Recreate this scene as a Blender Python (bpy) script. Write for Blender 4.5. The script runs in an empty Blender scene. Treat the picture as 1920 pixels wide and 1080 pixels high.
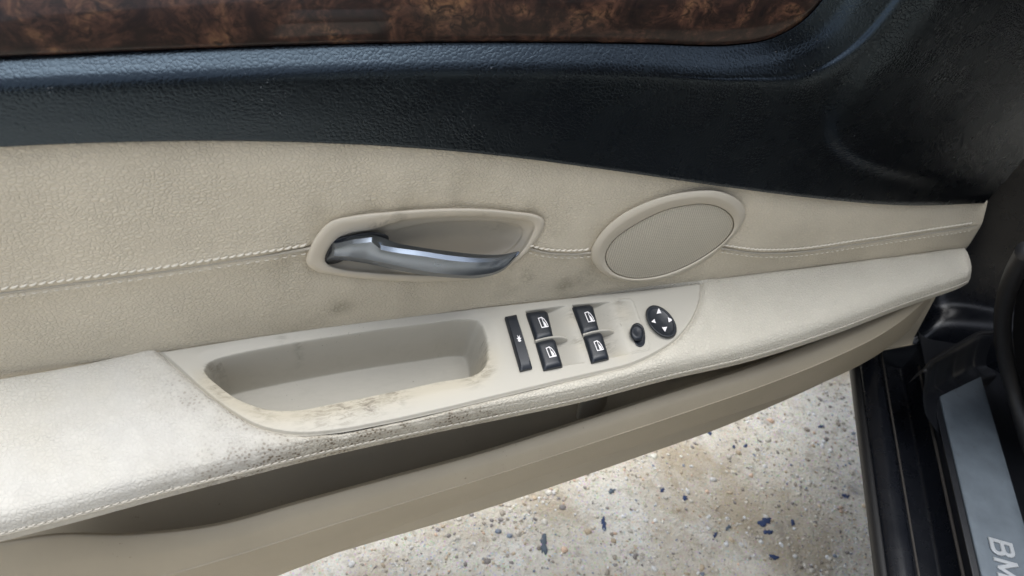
import bpy, math, random
import numpy as np
from mathutils import Vector, Matrix

random.seed(7)
rng = np.random.default_rng(7)
R = math.radians
sc = bpy.context.scene
col = sc.collection

# ------------------------------------------------------------------ camera
FP = 1478.0                       # focal length in pixels of the 1920 wide photograph
PITCH, ROLL, CAM_H, DIST = R(42), R(11), 0.98, 0.66
FW = np.array([0, math.cos(PITCH), -math.sin(PITCH)])
U0 = np.array([0, math.sin(PITCH), math.cos(PITCH)])
R0 = np.array([1.0, 0, 0])
RR = R0 * math.cos(ROLL) + U0 * math.sin(ROLL)
UU = -R0 * math.sin(ROLL) + U0 * math.cos(ROLL)
CAM = np.array([0, 0, CAM_H])
cam_d = bpy.data.cameras.new('camera')
cam = bpy.data.objects.new('camera', cam_d)
col.objects.link(cam)
m = Matrix(((RR[0], UU[0], -FW[0], CAM[0]), (RR[1], UU[1], -FW[1], CAM[1]),
            (RR[2], UU[2], -FW[2], CAM[2]), (0, 0, 0, 1)))
cam.matrix_world = m
cam_d.sensor_width = 36.0
cam_d.lens = 36.0 * FP / 1920.0
cam_d.clip_start, cam_d.clip_end = 0.02, 200.0
cam_d.dof.use_dof = True
cam_d.dof.focus_distance = 0.66
cam_d.dof.aperture_fstop = 9.0
sc.camera = cam

# ------------------------------------------------------------------ sky, sun, exposure
SUN_EL, SUN_AZ = R(81), R(350)
world = bpy.data.worlds.new('World')
sc.world = world
world.use_nodes = True
wn = world.node_tree
wn.nodes.clear()
sky = wn.nodes.new('ShaderNodeTexSky')
sky.sky_type = 'NISHITA'
sky.sun_disc = False
sky.sun_elevation = SUN_EL
sky.sun_rotation = SUN_AZ
sky.dust_density = 3.0
sky.air_density = 1.0
hs = wn.nodes.new('ShaderNodeHueSaturation')
hs.inputs['Saturation'].default_value = 0.42
bg = wn.nodes.new('ShaderNodeBackground')
bg.inputs['Strength'].default_value = 0.15
wo = wn.nodes.new('ShaderNodeOutputWorld')
wn.links.new(sky.outputs[0], hs.inputs['Color'])
wn.links.new(hs.outputs[0], bg.inputs['Color'])
wn.links.new(bg.outputs[0], wo.inputs['Surface'])
sun_d = bpy.data.lights.new('sun', 'SUN')
sun_d.energy = 1.5
sun_d.angle = R(60)
sun_d.color = (0.94, 0.98, 1.0)
sun = bpy.data.objects.new('sun', sun_d)
col.objects.link(sun)
sd = Vector((math.sin(SUN_AZ) * math.cos(SUN_EL), math.cos(SUN_AZ) * math.cos(SUN_EL), math.sin(SUN_EL)))
sun.rotation_euler = (-sd).to_track_quat('-Z', 'Y').to_euler()
vs = sc.view_settings
vs.view_transform = 'Standard'
vs.look = 'None'
vs.gamma = 1.0
vs.use_curve_mapping = False
vs.exposure = 0.97

# ------------------------------------------------------------------ frames of the two big things
DOOR_A = R(27)
O = CAM + DIST * FW
UX = np.array([math.cos(DOOR_A), math.sin(DOOR_A), 0])
NN = np.array([math.sin(DOOR_A), -math.cos(DOOR_A), 0])     # out of the door panel


def ray(x, y):
    return FW + RR * (x - 960) / FP + UU * (540 - y) / FP


def to_door(p):
    p = p - O
    return np.array([p @ UX, -(p @ NN), p[2]])


def L(x, y, w):
    """point of the door, in the door's frame, standing w in front of its base plane"""
    d = ray(x, y)
    return to_door(CAM + d * (((O - CAM) @ NN + w) / (d @ NN)))


# the armrest top: height = AV + AK*u - AM*w
AV, AK, AM = -0.017, -0.018, 0.20
AN = np.array([-AK, -AM, 1.0])
AN = AN / np.linalg.norm(AN)          # its normal, door frame (u, -w, v)
AO = np.array([0, 0, AV])


def door_dir(d):
    return np.array([d @ UX, -(d @ NN), d[2]])


CAMD = to_door(CAM)


def LP(x, y, h=0.0):
    """point of the armrest plane raised by h"""
    d = door_dir(ray(x, y))
    t = ((AO - CAMD) @ AN + h) / (d @ AN)
    return CAMD + d * t


CAR_R = -math.atan2(0.1047, 0.9945)
CAR_O = np.array([0.4216, 0.690, 0.0])
QX = np.array([math.cos(CAR_R), math.sin(CAR_R), 0])
QY = np.array([-math.sin(CAR_R), math.cos(CAR_R), 0])


def LC(x, y, z):
    d = ray(x, y)
    p = CAM + d * ((z - CAM_H) / d[2]) - CAR_O
    return np.array([p @ QX, p @ QY, p[2]])


# ------------------------------------------------------------------ mesh helpers
def spline(pts, n):
    pts = np.array(pts, float)
    if len(pts) == 2:
        t = np.linspace(0, 1, n)[:, None]
        return pts[0] * (1 - t) + pts[1] * t
    P = np.vstack([2 * pts[0] - pts[1], pts, 2 * pts[-1] - pts[-2]])
    out = []
    for i in range(1, len(P) - 2):
        out.append(catmull(P[i - 1], P[i], P[i + 1], P[i + 2], np.linspace(0, 1, 24, endpoint=False)))
    out = np.vstack(out + [P[-2][None]])
    return resample(out, n)


def catmull(a, b, c, d, t):
    def k(p, q):
        return max(np.linalg.norm(p - q) ** 0.5, 1e-6)
    t0 = 0; t1 = t0 + k(a, b); t2 = t1 + k(b, c); t3 = t2 + k(c, d)
    t = (t1 + t * (t2 - t1))[:, None]
    A1 = (t1 - t) / (t1 - t0) * a + (t - t0) / (t1 - t0) * b
    A2 = (t2 - t) / (t2 - t1) * b + (t - t1) / (t2 - t1) * c
    A3 = (t3 - t) / (t3 - t2) * c + (t - t2) / (t3 - t2) * d
    B1 = (t2 - t) / (t2 - t0) * A1 + (t - t0) / (t2 - t0) * A2
    B2 = (t3 - t) / (t3 - t1) * A2 + (t - t1) / (t3 - t1) * A3
    return (t2 - t) / (t2 - t1) * B1 + (t - t1) / (t2 - t1) * B2


def resample(pts, n):
    d = np.r_[0, np.cumsum(np.linalg.norm(np.diff(pts, axis=0), axis=1))]
    s = np.linspace(0, d[-1], n)
    return np.stack([np.interp(s, d, pts[:, k]) for k in range(pts.shape[1])], 1)


def closed_spline(pts, n):
    pts = np.array(pts, float)
    P = np.vstack([pts[-1], pts, pts[0], pts[1]])
    out = []
    for i in range(1, len(P) - 2):
        out.append(catmull(P[i - 1], P[i], P[i + 1], P[i + 2], np.linspace(0, 1, 16, endpoint=False)))
    out = np.vstack(out + [P[1][None]])
    return resample(out, n + 1)[:-1]


def by_index(pts, n):
    """spline through pts sampled evenly per control point, so rails stay aligned"""
    pts = np.array(pts, float)
    P = np.vstack([2 * pts[0] - pts[1], pts, 2 * pts[-1] - pts[-2]])
    u = np.linspace(0, len(pts) - 1, n)
    i = np.minimum(u.astype(int), len(pts) - 2)
    out = np.zeros((n, pts.shape[1]))
    for k in range(len(pts) - 1):
        sel = i == k
        if sel.any():
            out[sel] = catmull(P[k], P[k + 1], P[k + 2], P[k + 3], u[sel] - k)
    return out


def loft(rails, m=6, linear=False):
    """rails: arrays (n,3). Returns grid (rows, n, 3)"""
    rails = [np.array(r) for r in rails]
    if linear:
        rows = []
        for a, b in zip(rails[:-1], rails[1:]):
            for t in np.linspace(0, 1, m, endpoint=False):
                rows.append(a * (1 - t) + b * t)
        rows.append(rails[-1])
        return np.array(rows)
    P = [2 * rails[0] - rails[1]] + rails + [2 * rails[-1] - rails[-2]]
    rows = []
    for i in range(1, len(P) - 2):
        a, b, c, d = P[i - 1], P[i], P[i + 1], P[i + 2]
        for t in np.linspace(0, 1, m, endpoint=False):
            # monotone-ish: Catmull-Rom with tension
            t2, t3 = t * t, t * t * t
            m0 = 0.4 * (c - a); m1 = 0.4 * (d - b)
            rows.append((2 * t3 - 3 * t2 + 1) * b + (t3 - 2 * t2 + t) * m0 + (-2 * t3 + 3 * t2) * c + (t3 - t2) * m1)
    rows.append(rails[-1])
    return np.array(rows)


def link(name, me, mat, parent, smooth=True):
    if smooth:
        me.polygons.foreach_set('use_smooth', [True] * len(me.polygons))
    if mat:
        me.materials.append(mat)
    o = bpy.data.objects.new(name, me)
    col.objects.link(o)
    if parent == 'door':                 # a part of the car, standing in the open door's frame
        o.parent = car
        o.location = DOOR_LOC
        o.rotation_euler = (0, 0, DOOR_A - CAR_R)
    elif parent:
        o.parent = parent
    return o


def grid_mesh(name, g, mat, parent, wrap=False, cap=None, keep=None, attr=None, flip=False, solid=0.0):
    """g: (rows, n, 3). wrap joins last column to first; cap fills first/last row"""
    r, n, _ = g.shape
    V = g.reshape(-1, 3)
    a = np.arange(r * n).reshape(r, n)
    if wrap:
        b = np.roll(a, -1, axis=1)
        q = np.stack([a[:-1], b[:-1], b[1:], a[1:]], -1).reshape(-1, 4)
    else:
        q = np.stack([a[:-1, :-1], a[:-1, 1:], a[1:, 1:], a[1:, :-1]], -1).reshape(-1, 4)
    if keep is not None:
        k = keep.reshape(-1)
        q = q[k[q].all(1)]
    faces = [tuple(f) for f in q.tolist()]
    if cap in ('first', 'both'):
        faces.append(tuple(a[0][::-1].tolist()))
    if cap in ('last', 'both'):
        faces.append(tuple(a[-1].tolist()))
    if flip:
        faces = [f[::-1] for f in faces]
    me = bpy.data.meshes.new(name)
    me.from_pydata(V.tolist(), [], faces)
    me.update()
    if attr:
        for k, v in attr.items():
            at = me.attributes.new(k, 'FLOAT', 'POINT')
            at.data.foreach_set('value', np.asarray(v, np.float32).reshape(-1))
    o = link(name, me, mat, parent)
    if solid:
        md = o.modifiers.new('thickness', 'SOLIDIFY')
        md.thickness = solid
        md.offset = -1
    return o


def poly_mesh(name, verts, faces, mat, parent, smooth=False):
    me = bpy.data.meshes.new(name)
    me.from_pydata([tuple(v) for v in verts], [], faces)
    me.update()
    return link(name, me, mat, parent, smooth)


def seg_dist(p, a, b):
    ab = b - a
    t = np.clip(((p - a) @ ab) / max(ab @ ab, 1e-12), 0, 1)
    return np.linalg.norm(p - a - t[:, None] * ab, axis=1)


def line_dist(p, pts):
    return np.min([seg_dist(p, pts[i], pts[i + 1]) for i in range(len(pts) - 1)], axis=0)


def sdf(p, poly):
    """positive inside a closed polygon"""
    poly = np.asarray(poly)
    d = line_dist(p, np.vstack([poly, poly[:1]]))
    inside = np.zeros(len(p), bool)
    j = len(poly) - 1
    for i in range(len(poly)):
        xi, yi = poly[i]; xj, yj = poly[j]
        c = ((yi > p[:, 1]) != (yj > p[:, 1])) & (p[:, 0] < (xj - xi) * (p[:, 1] - yi) / (yj - yi + 1e-15) + xi)
        inside ^= c
        j = i
    return np.where(inside, d, -d)


def sstep(a, b, x):
    t = np.clip((x - a) / (b - a), 0, 1)
    return t * t * (3 - 2 * t)


def vnoise(p, f, seed=0):
    """cheap smooth noise, sum of sines"""
    r = np.random.default_rng(seed)
    out = np.zeros(len(p))
    for k in range(7):
        d = r.normal(size=p.shape[1]); d /= np.linalg.norm(d)
        out += np.sin(p @ d * f * (0.6 + 0.25 * k) + r.uniform(0, 6.28)) / 7
    return out


# ------------------------------------------------------------------ materials
class NT:
    def __init__(s, name):
        s.m = bpy.data.materials.new(name)
        s.m.use_nodes = True
        s.t = s.m.node_tree
        s.b = s.t.nodes['Principled BSDF']
        s.co = s.t.nodes.new('ShaderNodeTexCoord').outputs['Object']

    def n(s, typ, inputs=None, **kw):
        nd = s.t.nodes.new(typ)
        for k, v in kw.items():
            setattr(nd, k, v)
        for k, v in (inputs or {}).items():
            if hasattr(v, 'is_output'):
                s.t.links.new(v, nd.inputs[k])
            else:
                nd.inputs[k].default_value = v
        return nd

    def noise(s, scale, detail=3, rough=0.55, dist=0.0, vec=None):
        return s.n('ShaderNodeTexNoise', {'Vector': vec or s.co, 'Scale': scale, 'Detail': detail,
                                          'Roughness': rough, 'Distortion': dist}).outputs[0]

    def ramp(s, fac, *stops):
        nd = s.n('ShaderNodeValToRGB', {'Fac': fac})
        e = nd.color_ramp.elements
        while len(e) < len(stops):
            e.new(0.5)
        for i, (p, c) in enumerate(stops):
            e[i].position = p
            e[i].color = (c, c, c, 1) if isinstance(c, (int, float)) else (*c, 1)
        return nd.outputs[0]

    def math(s, op, a, b=0.0, clamp=False):
        nd = s.t.nodes.new('ShaderNodeMath')
        nd.operation = op
        nd.use_clamp = clamp
        for i, v in enumerate((a, b)):
            if hasattr(v, 'is_output'):
                s.t.links.new(v, nd.inputs[i])
            else:
                nd.inputs[i].default_value = v
        return nd.outputs[0]

    def mix(s, fac, a, b):
        nd = s.t.nodes.new('ShaderNodeMix')
        nd.data_type = 'RGBA'
        for k, v in (('Factor', fac), ('A', a), ('B', b)):
            idx = {'Factor': 0, 'A': 6, 'B': 7}[k]
            if hasattr(v, 'is_output'):
                s.t.links.new(v, nd.inputs[idx])
            else:
                nd.inputs[idx].default_value = (*v, 1) if isinstance(v, tuple) else v
        return nd.outputs[2]

    def attr(s, name):
        return s.n('ShaderNodeAttribute', attribute_name=name).outputs['Fac']

    def bump(s, h, dist, strength=1.0, prev=None):
        i = {'Height': h, 'Distance': dist, 'Strength': strength}
        if prev:
            i['Normal'] = prev
        return s.n('ShaderNodeBump', i).outputs[0]

    def set(s, **kw):
        for k, v in kw.items():
            k = {'color': 'Base Color', 'rough': 'Roughness', 'metal': 'Metallic', 'normal': 'Normal',
                 'spec': 'Specular IOR Level', 'coat': 'Coat Weight', 'coat_rough': 'Coat Roughness',
                 'sheen': 'Sheen Weight', 'tint': 'Specular Tint'}[k]
            if hasattr(v, 'is_output'):
                s.t.links.new(v, s.b.inputs[k])
            else:
                s.b.inputs[k].default_value = (*v, 1) if isinstance(v, tuple) else v
        return s.m


def leather(name, base, scale, depth, rough=0.5, spec=0.4, dirt=None, vary=0.10, squash=(1, 1, 1), dots=False, wear=False, tint=(1.0, 1.0, 1.0), specks=False):
    """grained leather: irregular cells with creases, soft colour drift, optional dirt attribute"""
    k = NT(name)
    mp = k.n('ShaderNodeMapping', {'Vector': k.co, 'Scale': squash}).outputs[0]
    wob = k.n('ShaderNodeTexNoise', {'Vector': mp, 'Scale': scale * 0.5, 'Detail': 2.0}).outputs['Color']
    vec = k.n('ShaderNodeMixRGB', {'Fac': 0.0022, 'Color1': mp, 'Color2': wob}, blend_type='ADD').outputs[0]
    vor = k.n('ShaderNodeTexVoronoi', {'Vector': vec, 'Scale': scale}, feature='DISTANCE_TO_EDGE').outputs['Distance']
    crease = k.ramp(vor, (0.0, 0.0), (0.12, 0.5), (0.45, 1.0))
    v2 = k.n('ShaderNodeTexVoronoi', {'Vector': vec, 'Scale': scale * 0.55, 'Smoothness': 0.6}, feature='SMOOTH_F1').outputs['Distance']
    h = k.math('ADD', crease, k.math('MULTIPLY', v2, -0.5))
    h = k.math('MULTIPLY', h, k.ramp(k.noise(30, 2), (0.3, 0.55), (0.7, 1.0)))
    big = k.noise(9.0, 4)
    c = k.mix(k.ramp(big, (0.3, 0.0), (0.7, 1.0)), tuple(x * (1 - vary) for x in base), tuple(min(1, x * (1 + vary * 0.4)) for x in base))
    c = k.mix(k.math('MULTIPLY', k.math('SUBTRACT', 1.0, crease), 0.22), c, tuple(x * 0.62 for x in base))
    amp = depth
    strength = 1.0
    if wear:
        w = k.attr('wear')
        strength = k.math('SUBTRACT', 1.0, k.math('MULTIPLY', w, 0.40))
        c = k.mix(k.math('MULTIPLY', w, 0.7), c, k.mix(k.ramp(k.noise(55, 5, 0.7), (0.35, 0.0), (0.65, 1.0)), (0.50, 0.485, 0.455), (0.575, 0.56, 0.525)))
    if dirt:
        d = k.attr('dirt')
        n1 = k.noise(70, 5, 0.65)
        f = k.math('MULTIPLY', d, k.ramp(n1, (0.34, 0.15), (0.60, 1.0)), True)
        if dots:
            v3 = k.n('ShaderNodeTexVoronoi', {'Vector': vec, 'Scale': scale * 1.12}, feature='F1').outputs['Distance']
            dot = k.ramp(v3, (0.22, 1.0), (0.46, 0.0))
            f = k.math('MULTIPLY', f, k.math('ADD', 0.38, k.math('MULTIPLY', dot, 0.62)))
        else:
            f = k.math('MULTIPLY', f, k.ramp(crease, (0.0, 1.0), (1.0, 0.55)))
        c = k.mix(f, c, dirt)
    if specks:      # a little lint and dust
        sp = k.math('MULTIPLY', k.ramp(k.noise(520, 1, 0.4), (0.775, 0.0), (0.80, 0.55)), k.ramp(k.noise(11, 2), (0.50, 0.0), (0.60, 1.0)))
        c = k.mix(sp, c, (0.30, 0.31, 0.33))
    nrm = k.bump(h, amp)
    if hasattr(strength, 'is_output'):
        k.t.links.new(strength, nrm.node.inputs['Strength'])
    rg = k.math('ADD', rough - 0.06, k.math('MULTIPLY', k.noise(40, 3), 0.12))
    return k.set(color=c, rough=rg, spec=spec, normal=nrm, tint=tint)


def plastic(name, base, rough=0.45, spec=0.4, speck=0.0, dirt=None, grain=0.00004, vary=0.05):
    k = NT(name)
    big = k.noise(14.0, 4)
    c = k.mix(k.ramp(big, (0.3, 0.0), (0.7, 1.0)), tuple(x * (1 - vary) for x in base), base)
    if speck:
        sp = k.ramp(k.noise(330, 2, 0.5), (0.70, 0.0), (0.76, 1.0))
        sp = k.math('MULTIPLY', sp, k.ramp(k.noise(30, 3), (0.48, 0.0), (0.66, speck)))
        c = k.mix(sp, c, (0.10, 0.085, 0.06))
    if dirt:
        d = k.attr('dirt')
        y = k.attr('yellow')
        c = k.mix(k.math('MULTIPLY', y, 0.55, True), c, (0.52, 0.46, 0.34))
        st = k.n('ShaderNodeMapping', {'Vector': k.co, 'Scale': (1.0, 3.0, 1.0), 'Rotation': (0, 0, 0.5)}).outputs[0]
        n1 = k.ramp(k.noise(95, 6, 0.72, 0.6, st), (0.44, 0.0), (0.66, 1.0))
        c = k.mix(k.math('MULTIPLY', d, n1, True), c, dirt)
    nrm = k.bump(k.noise(900, 2), grain)
    rg = k.math('ADD', rough - 0.05, k.math('MULTIPLY', k.noise(55, 4), 0.1))
    return k.set(color=c, rough=rg, spec=spec, normal=nrm)


BEIGE = (0.50, 0.455, 0.375)
M = {}
M['insert'] = leather('insert_leather', (0.66, 0.595, 0.475), 350, 0.00055, 0.6, 0.22, dirt=(0.09, 0.075, 0.035), vary=0.12, squash=(0.85, 1, 1.25))
M['pad'] = leather('armrest_leather', (0.575, 0.54, 0.46), 330, 0.00062, 0.80, 0.08, dirt=(0.15, 0.12, 0.085), vary=0.06, dots=True, wear=True)
M['plate'] = plastic('switch_plate_plastic', (0.475, 0.448, 0.385), 0.48, 0.32, speck=0.6, dirt=(0.085, 0.068, 0.045))
M['bezel'] = plastic('surround_plastic', (0.57, 0.515, 0.42), 0.42, 0.4, dirt=(0.05, 0.035, 0.02))
M['ring'] = plastic('speaker_plastic', (0.53, 0.48, 0.39), 0.45, 0.4)
M['pocket'] = plastic('pocket_plastic', (0.40, 0.35, 0.265), 0.55, 0.3, speck=0.5, grain=0.00006, vary=0.10)
M['rocker'] = plastic('rocker_plastic', (0.011, 0.0145, 0.021), 0.38, 0.5, grain=0.00003)
M['mark'] = plastic('white_print', (0.85, 0.82, 0.82), 0.5, 0.3, vary=0.0)
M['thread'] = plastic('pale_thread', (0.48, 0.45, 0.39), 0.7, 0.2)
M['black'] = leather('black_leather', (0.003, 0.0033, 0.004), 350, 0.00014, 0.27, 0.68, vary=0.12, tint=(0.60, 0.80, 1.0), specks=True)  # blue of the sky's reflection is put into the specular tint
M['seam_thread'] = plastic('seam_thread', (0.72, 0.67, 0.57), 0.7, 0.2)
M['black_smooth'] = plastic('black_smooth_plastic', (0.013, 0.014, 0.016), 0.45, 0.5, grain=0.00005)
M['rubber'] = plastic('black_rubber', (0.010, 0.010, 0.011), 0.5, 0.4)


def grille_mat():
    k = NT('knit_grille')
    w1 = k.n('ShaderNodeTexWave', {'Vector': k.co, 'Scale': 150.0, 'Distortion': 0.0}, wave_type='BANDS', bands_direction='X').outputs[1]
    n = k.noise(1100, 2)
    c = k.mix(k.ramp(w1, (0.0, 0.0), (0.6, 1.0)), (0.42, 0.385, 0.315), (0.52, 0.48, 0.395))
    return k.set(color=c, rough=0.8, spec=0.12, normal=k.bump(k.math('ADD', w1, n), 0.00022))


def wood_mat():
    k = NT('burl_wood')
    mp = k.n('ShaderNodeMapping', {'Vector': k.co, 'Scale': (1, 1, 1.25)}).outputs[0]
    a = k.noise(30, 7, 0.66, 1.3, mp)
    b = k.noise(110, 6, 0.7, 1.5, mp)
    c1 = k.ramp(a, (0.34, (0.007, 0.004, 0.004)), (0.46, (0.024, 0.012, 0.009)), (0.56, (0.066, 0.031, 0.020)), (0.72, (0.17, 0.088, 0.044)))
    f = k.ramp(b, (0.40, 0.05), (0.56, 1.0))
    c2 = k.mix(f, (0.014, 0.008, 0.006), c1)
    knot = k.n('ShaderNodeTexVoronoi', {'Vector': k.n('ShaderNodeMixRGB', {'Fac': 0.02, 'Color1': mp, 'Color2': k.n('ShaderNodeTexNoise', {'Vector': mp, 'Scale': 60.0, 'Detail': 4.0}).outputs['Color']}, blend_type='ADD').outputs[0], 'Scale': 33.0}).outputs['Distance']
    kk = k.ramp(knot, (0.12, 0.85), (0.34, 0.0))
    c3 = k.mix(k.math('MULTIPLY', kk, k.ramp(k.noise(14, 2), (0.45, 0.0), (0.6, 1.0))), c2, (0.006, 0.004, 0.004))
    return k.set(color=c3, rough=0.45, spec=0.25, coat=0.35, coat_rough=0.07)


def chrome_mat():
    k = NT('satin_chrome')
    n = k.noise(60, 4)
    return k.set(color=(0.26, 0.30, 0.36), metal=1.0, rough=k.math('ADD', 0.24, k.math('MULTIPLY', n, 0.05)),
                 normal=k.bump(k.noise(700, 2), 0.000004))


def plate_metal():
    k = NT('scuff_metal')
    n = k.noise(45, 5, 0.6)
    c = k.mix(k.ramp(n, (0.3, 0.0), (0.7, 1.0)), (0.095, 0.115, 0.135), (0.125, 0.15, 0.175))
    d = k.ramp(k.noise(120, 3), (0.64, 0.0), (0.72, 0.6))
    c = k.mix(d, c, (0.09, 0.10, 0.11))
    return k.set(color=c, metal=0.35, rough=k.math('ADD', 0.55, k.math('MULTIPLY', n, 0.15)), normal=k.bump(n, 0.0004))


def gloss_black(name, base=(0.006, 0.007, 0.010), rough=0.16):
    k = NT(name)
    n = k.noise(22, 5, 0.65)
    dust = k.ramp(k.noise(420, 2), (0.66, 0.0), (0.75, 0.35))
    c = k.mix(k.math('MULTIPLY', dust, k.ramp(n, (0.45, 0.0), (0.65, 1.0))), base, (0.12, 0.11, 0.10))
    return k.set(color=c, rough=k.math('ADD', rough, k.math('MULTIPLY', n, 0.22)), spec=0.5)


M['grille'] = grille_mat()
M['wood'] = wood_mat()
M['chrome'] = chrome_mat()
M['scuff'] = plate_metal()
M['paint'] = gloss_black('black_car_paint')
M['trim'] = gloss_black('black_sill_plastic', (0.010, 0.011, 0.014), 0.28)
M['bright'] = NT('bright_letter_metal').set(color=(0.44, 0.46, 0.48), metal=0.5, rough=0.35)
M['carpet'] = plastic('dark_carpet', (0.012, 0.012, 0.013), 0.9, 0.1, grain=0.002)


def concrete():
    k = NT('aggregate_concrete')
    a = k.noise(5.0, 5, 0.6)
    b = k.noise(60, 5, 0.7)
    c = k.mix(k.ramp(a, (0.32, 0.0), (0.66, 1.0)), (0.66, 0.60, 0.49), (0.80, 0.765, 0.68))
    c = k.mix(k.ramp(b, (0.30, 0.7), (0.48, 0.0)), c, (0.30, 0.26, 0.20))
    v = k.n('ShaderNodeTexVoronoi', {'Vector': k.co, 'Scale': 260.0}).outputs
    c = k.mix(k.ramp(v['Distance'], (0.1, 0.55), (0.5, 0.0)), c, k.mix(0.6, (0.5, 0.47, 0.42), v['Color']))
    st = k.ramp(k.noise(7, 7, 0.72), (0.56, 0.0), (0.66, 1.0))
    c = k.mix(k.math('MULTIPLY', st, 0.62), c, (0.22, 0.205, 0.20))
    tan = k.ramp(k.noise(4.3, 7, 0.7, 0.4), (0.45, 0.0), (0.62, 1.0))
    c = k.mix(k.math('MULTIPLY', tan, 0.7), c, (0.42, 0.33, 0.21))
    fl = k.math('MULTIPLY', k.ramp(k.noise(85, 3, 0.5), (0.69, 0.0), (0.705, 1.0)), k.ramp(k.noise(6, 3), (0.42, 0.0), (0.55, 0.8)))
    c = k.mix(fl, c, (0.10, 0.15, 0.27))
    h = k.math('ADD', b, k.noise(240, 3))
    return k.set(color=c, rough=0.9, spec=0.2, normal=k.bump(h, 0.0020))


def stone_mat():
    k = NT('aggregate_stones')
    c = k.n('ShaderNodeAttribute', attribute_name='Col').outputs['Color']
    n = k.noise(300, 3)
    c = k.mix(k.math('MULTIPLY', k.ramp(n, (0.35, 0.5), (0.6, 0.0)), 1.0), c, (0.35, 0.31, 0.26))
    return k.set(color=c, rough=0.75, spec=0.3)


M['concrete'] = concrete()
M['stones'] = stone_mat()
M['flake'] = plastic('blue_paint', (0.06, 0.09, 0.19), 0.7, 0.2, vary=0.45)
M['flake_grey'] = plastic('slate_paint', (0.12, 0.15, 0.18), 0.6, 0.3, vary=0.3)


def empty(name, loc, rz, label, cat):
    o = bpy.data.objects.new(name, None)
    col.objects.link(o)
    o.location = loc
    o.rotation_euler = (0, 0, rz)
    o['label'] = label
    o['category'] = cat
    o.empty_display_size = 0.05
    return o


# ================================================================== ground
gm = bpy.data.meshes.new('ground')
gm.from_pydata([(-30, -30, 0), (30, -30, 0), (30, 30, 0), (-30, 30, 0)], [], [(0, 1, 2, 3)])
ground = link('ground', gm, M['concrete'], None, False)
ground['kind'] = 'structure'

# ================================================================== car door
car = empty('parked_car', tuple(CAR_O), CAR_R, 'dark car with its door open, showing beige leather door trim and silver door sill', 'car')
_d = O - CAR_O
DOOR_LOC = (_d @ QX, _d @ QY, _d[2])
door = 'door'

# ---- inner metal behind the panels: closed slab, bevelled edges
def slab(name, u0, u1, w0, w1, low, high, mat, parent):
    """low(u) / high(u): height profiles"""
    us = np.linspace(u0, u1, 40)
    ring = []
    e = 0.008
    for w, ins in ((w1, e), (w1 - e, 0), (w0 + e, 0), (w0, e)):
        ring.append((w, ins))
    rows = []
    for w, ins in ring:
        lo = [(u, -w, low(u) + ins) for u in us]
        hi = [(u, -w, high(u) - ins) for u in us[::-1]]
        rows.append(np.array(lo + hi))
    return grid_mesh(name, np.array(rows), mat, parent, wrap=True, cap='both')


slab('door', -0.62, 0.60, -0.14, -0.045,
     lambda u: -0.30 + 0.10 * sstep(0.2, 0.6, u), lambda u: 0.31, M['paint'], door)

# ---- wood trim
N = 150
wood_line = [(-90, 112), (200, 99), (450, 89), (700, 82), (950, 79.5), (1200, 82), (1370, 85), (1455, 69), (1520, 26), (1640, -150)]
top_line = [(-90, -150), (200, -150), (450, -150), (700, -150), (950, -150), (1150, -150), (1330, -150), (1450, -150), (1560, -152), (1660, -170)]
g = loft([by_index([L(x, y + 7, -0.012) for x, y in wood_line], N),
          by_index([L(x, y - 2, -0.006) for x, y in wood_line], N),
          by_index([L(x, y - 9, -0.0015) for x, y in wood_line], N),
          by_index([L(x * .6 + X * .4, y * .6 + Y * .4, -0.008) for (x, y), (X, Y) in zip(wood_line, top_line)], N),
          by_index([L(x, y, -0.035) for x, y in top_line], N)], 8)
grid_mesh('wood_trim', g, M['wood'], door)

# ---- black upper panel
def off(line, dx, dy):
    return [(x + dx[i] if isinstance(dx, list) else x + dx, y + (dy[i] if isinstance(dy, list) else dy)) for i, (x, y) in enumerate(line)]


r0 = wood_line
r1 = [(-90, 126), (200, 113), (450, 103), (700, 96), (950, 93.5), (1200, 96), (1376, 99), (1467, 81), (1535, 36), (1658, -148)]
r2 = [(-90, 152), (200, 139), (450, 129), (700, 121), (950, 119), (1200, 122), (1391, 127), (1495, 109), (1572, 60), (1700, -140)]
r3 = [(-90, 190), (200, 176), (450, 164), (700, 156), (950, 153), (1200, 158), (1395, 166), (1530, 162), (1640, 100), (1860, -150)]
r4 = [(-90, 236), (200, 226), (450, 218), (700, 214), (950, 222), (1200, 244), (1400, 268), (1580, 285), (1760, 270), (2060, 80)]
r5 = [(-90, 280), (170, 268), (420, 264), (670, 271), (900, 288), (1130, 317), (1350, 349), (1540, 373), (1700, 385), (1846, 381)]
def between(a, b, t):
    return [(x0 * (1 - t) + x1 * t, y0 * (1 - t) + y1 * t) for (x0, y0), (x1, y1) in zip(a, b)]


rails = [(r0, -0.010), (r0, -0.0045), (between(r0, r2, .10), -0.0030), (between(r0, r2, .55), 0.0014), (r2, [.0056] * 6 + [.0060, .0068, .0075, .008]),
         (between(r2, r3, .45), [.0082] * 6 + [.0092, .0115, .0135, .015]), (r3, [.0092] * 6 + [.0110, .0150, .0195, .022]), (r4, [.0088] * 7 + [.0110, .0150, .018]), (r5, 0.0075)]
NB = 420
g = loft([by_index([L(x, y, w) for (x, y), w in zip(r, ws if isinstance(ws, list) else [ws] * len(r))], NB) for r, ws in rails], 11)
hard = by_index([L(x, y + 1, -0.010) for x, y in r5], NB)
g = np.concatenate([g, hard[None]])
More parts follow.
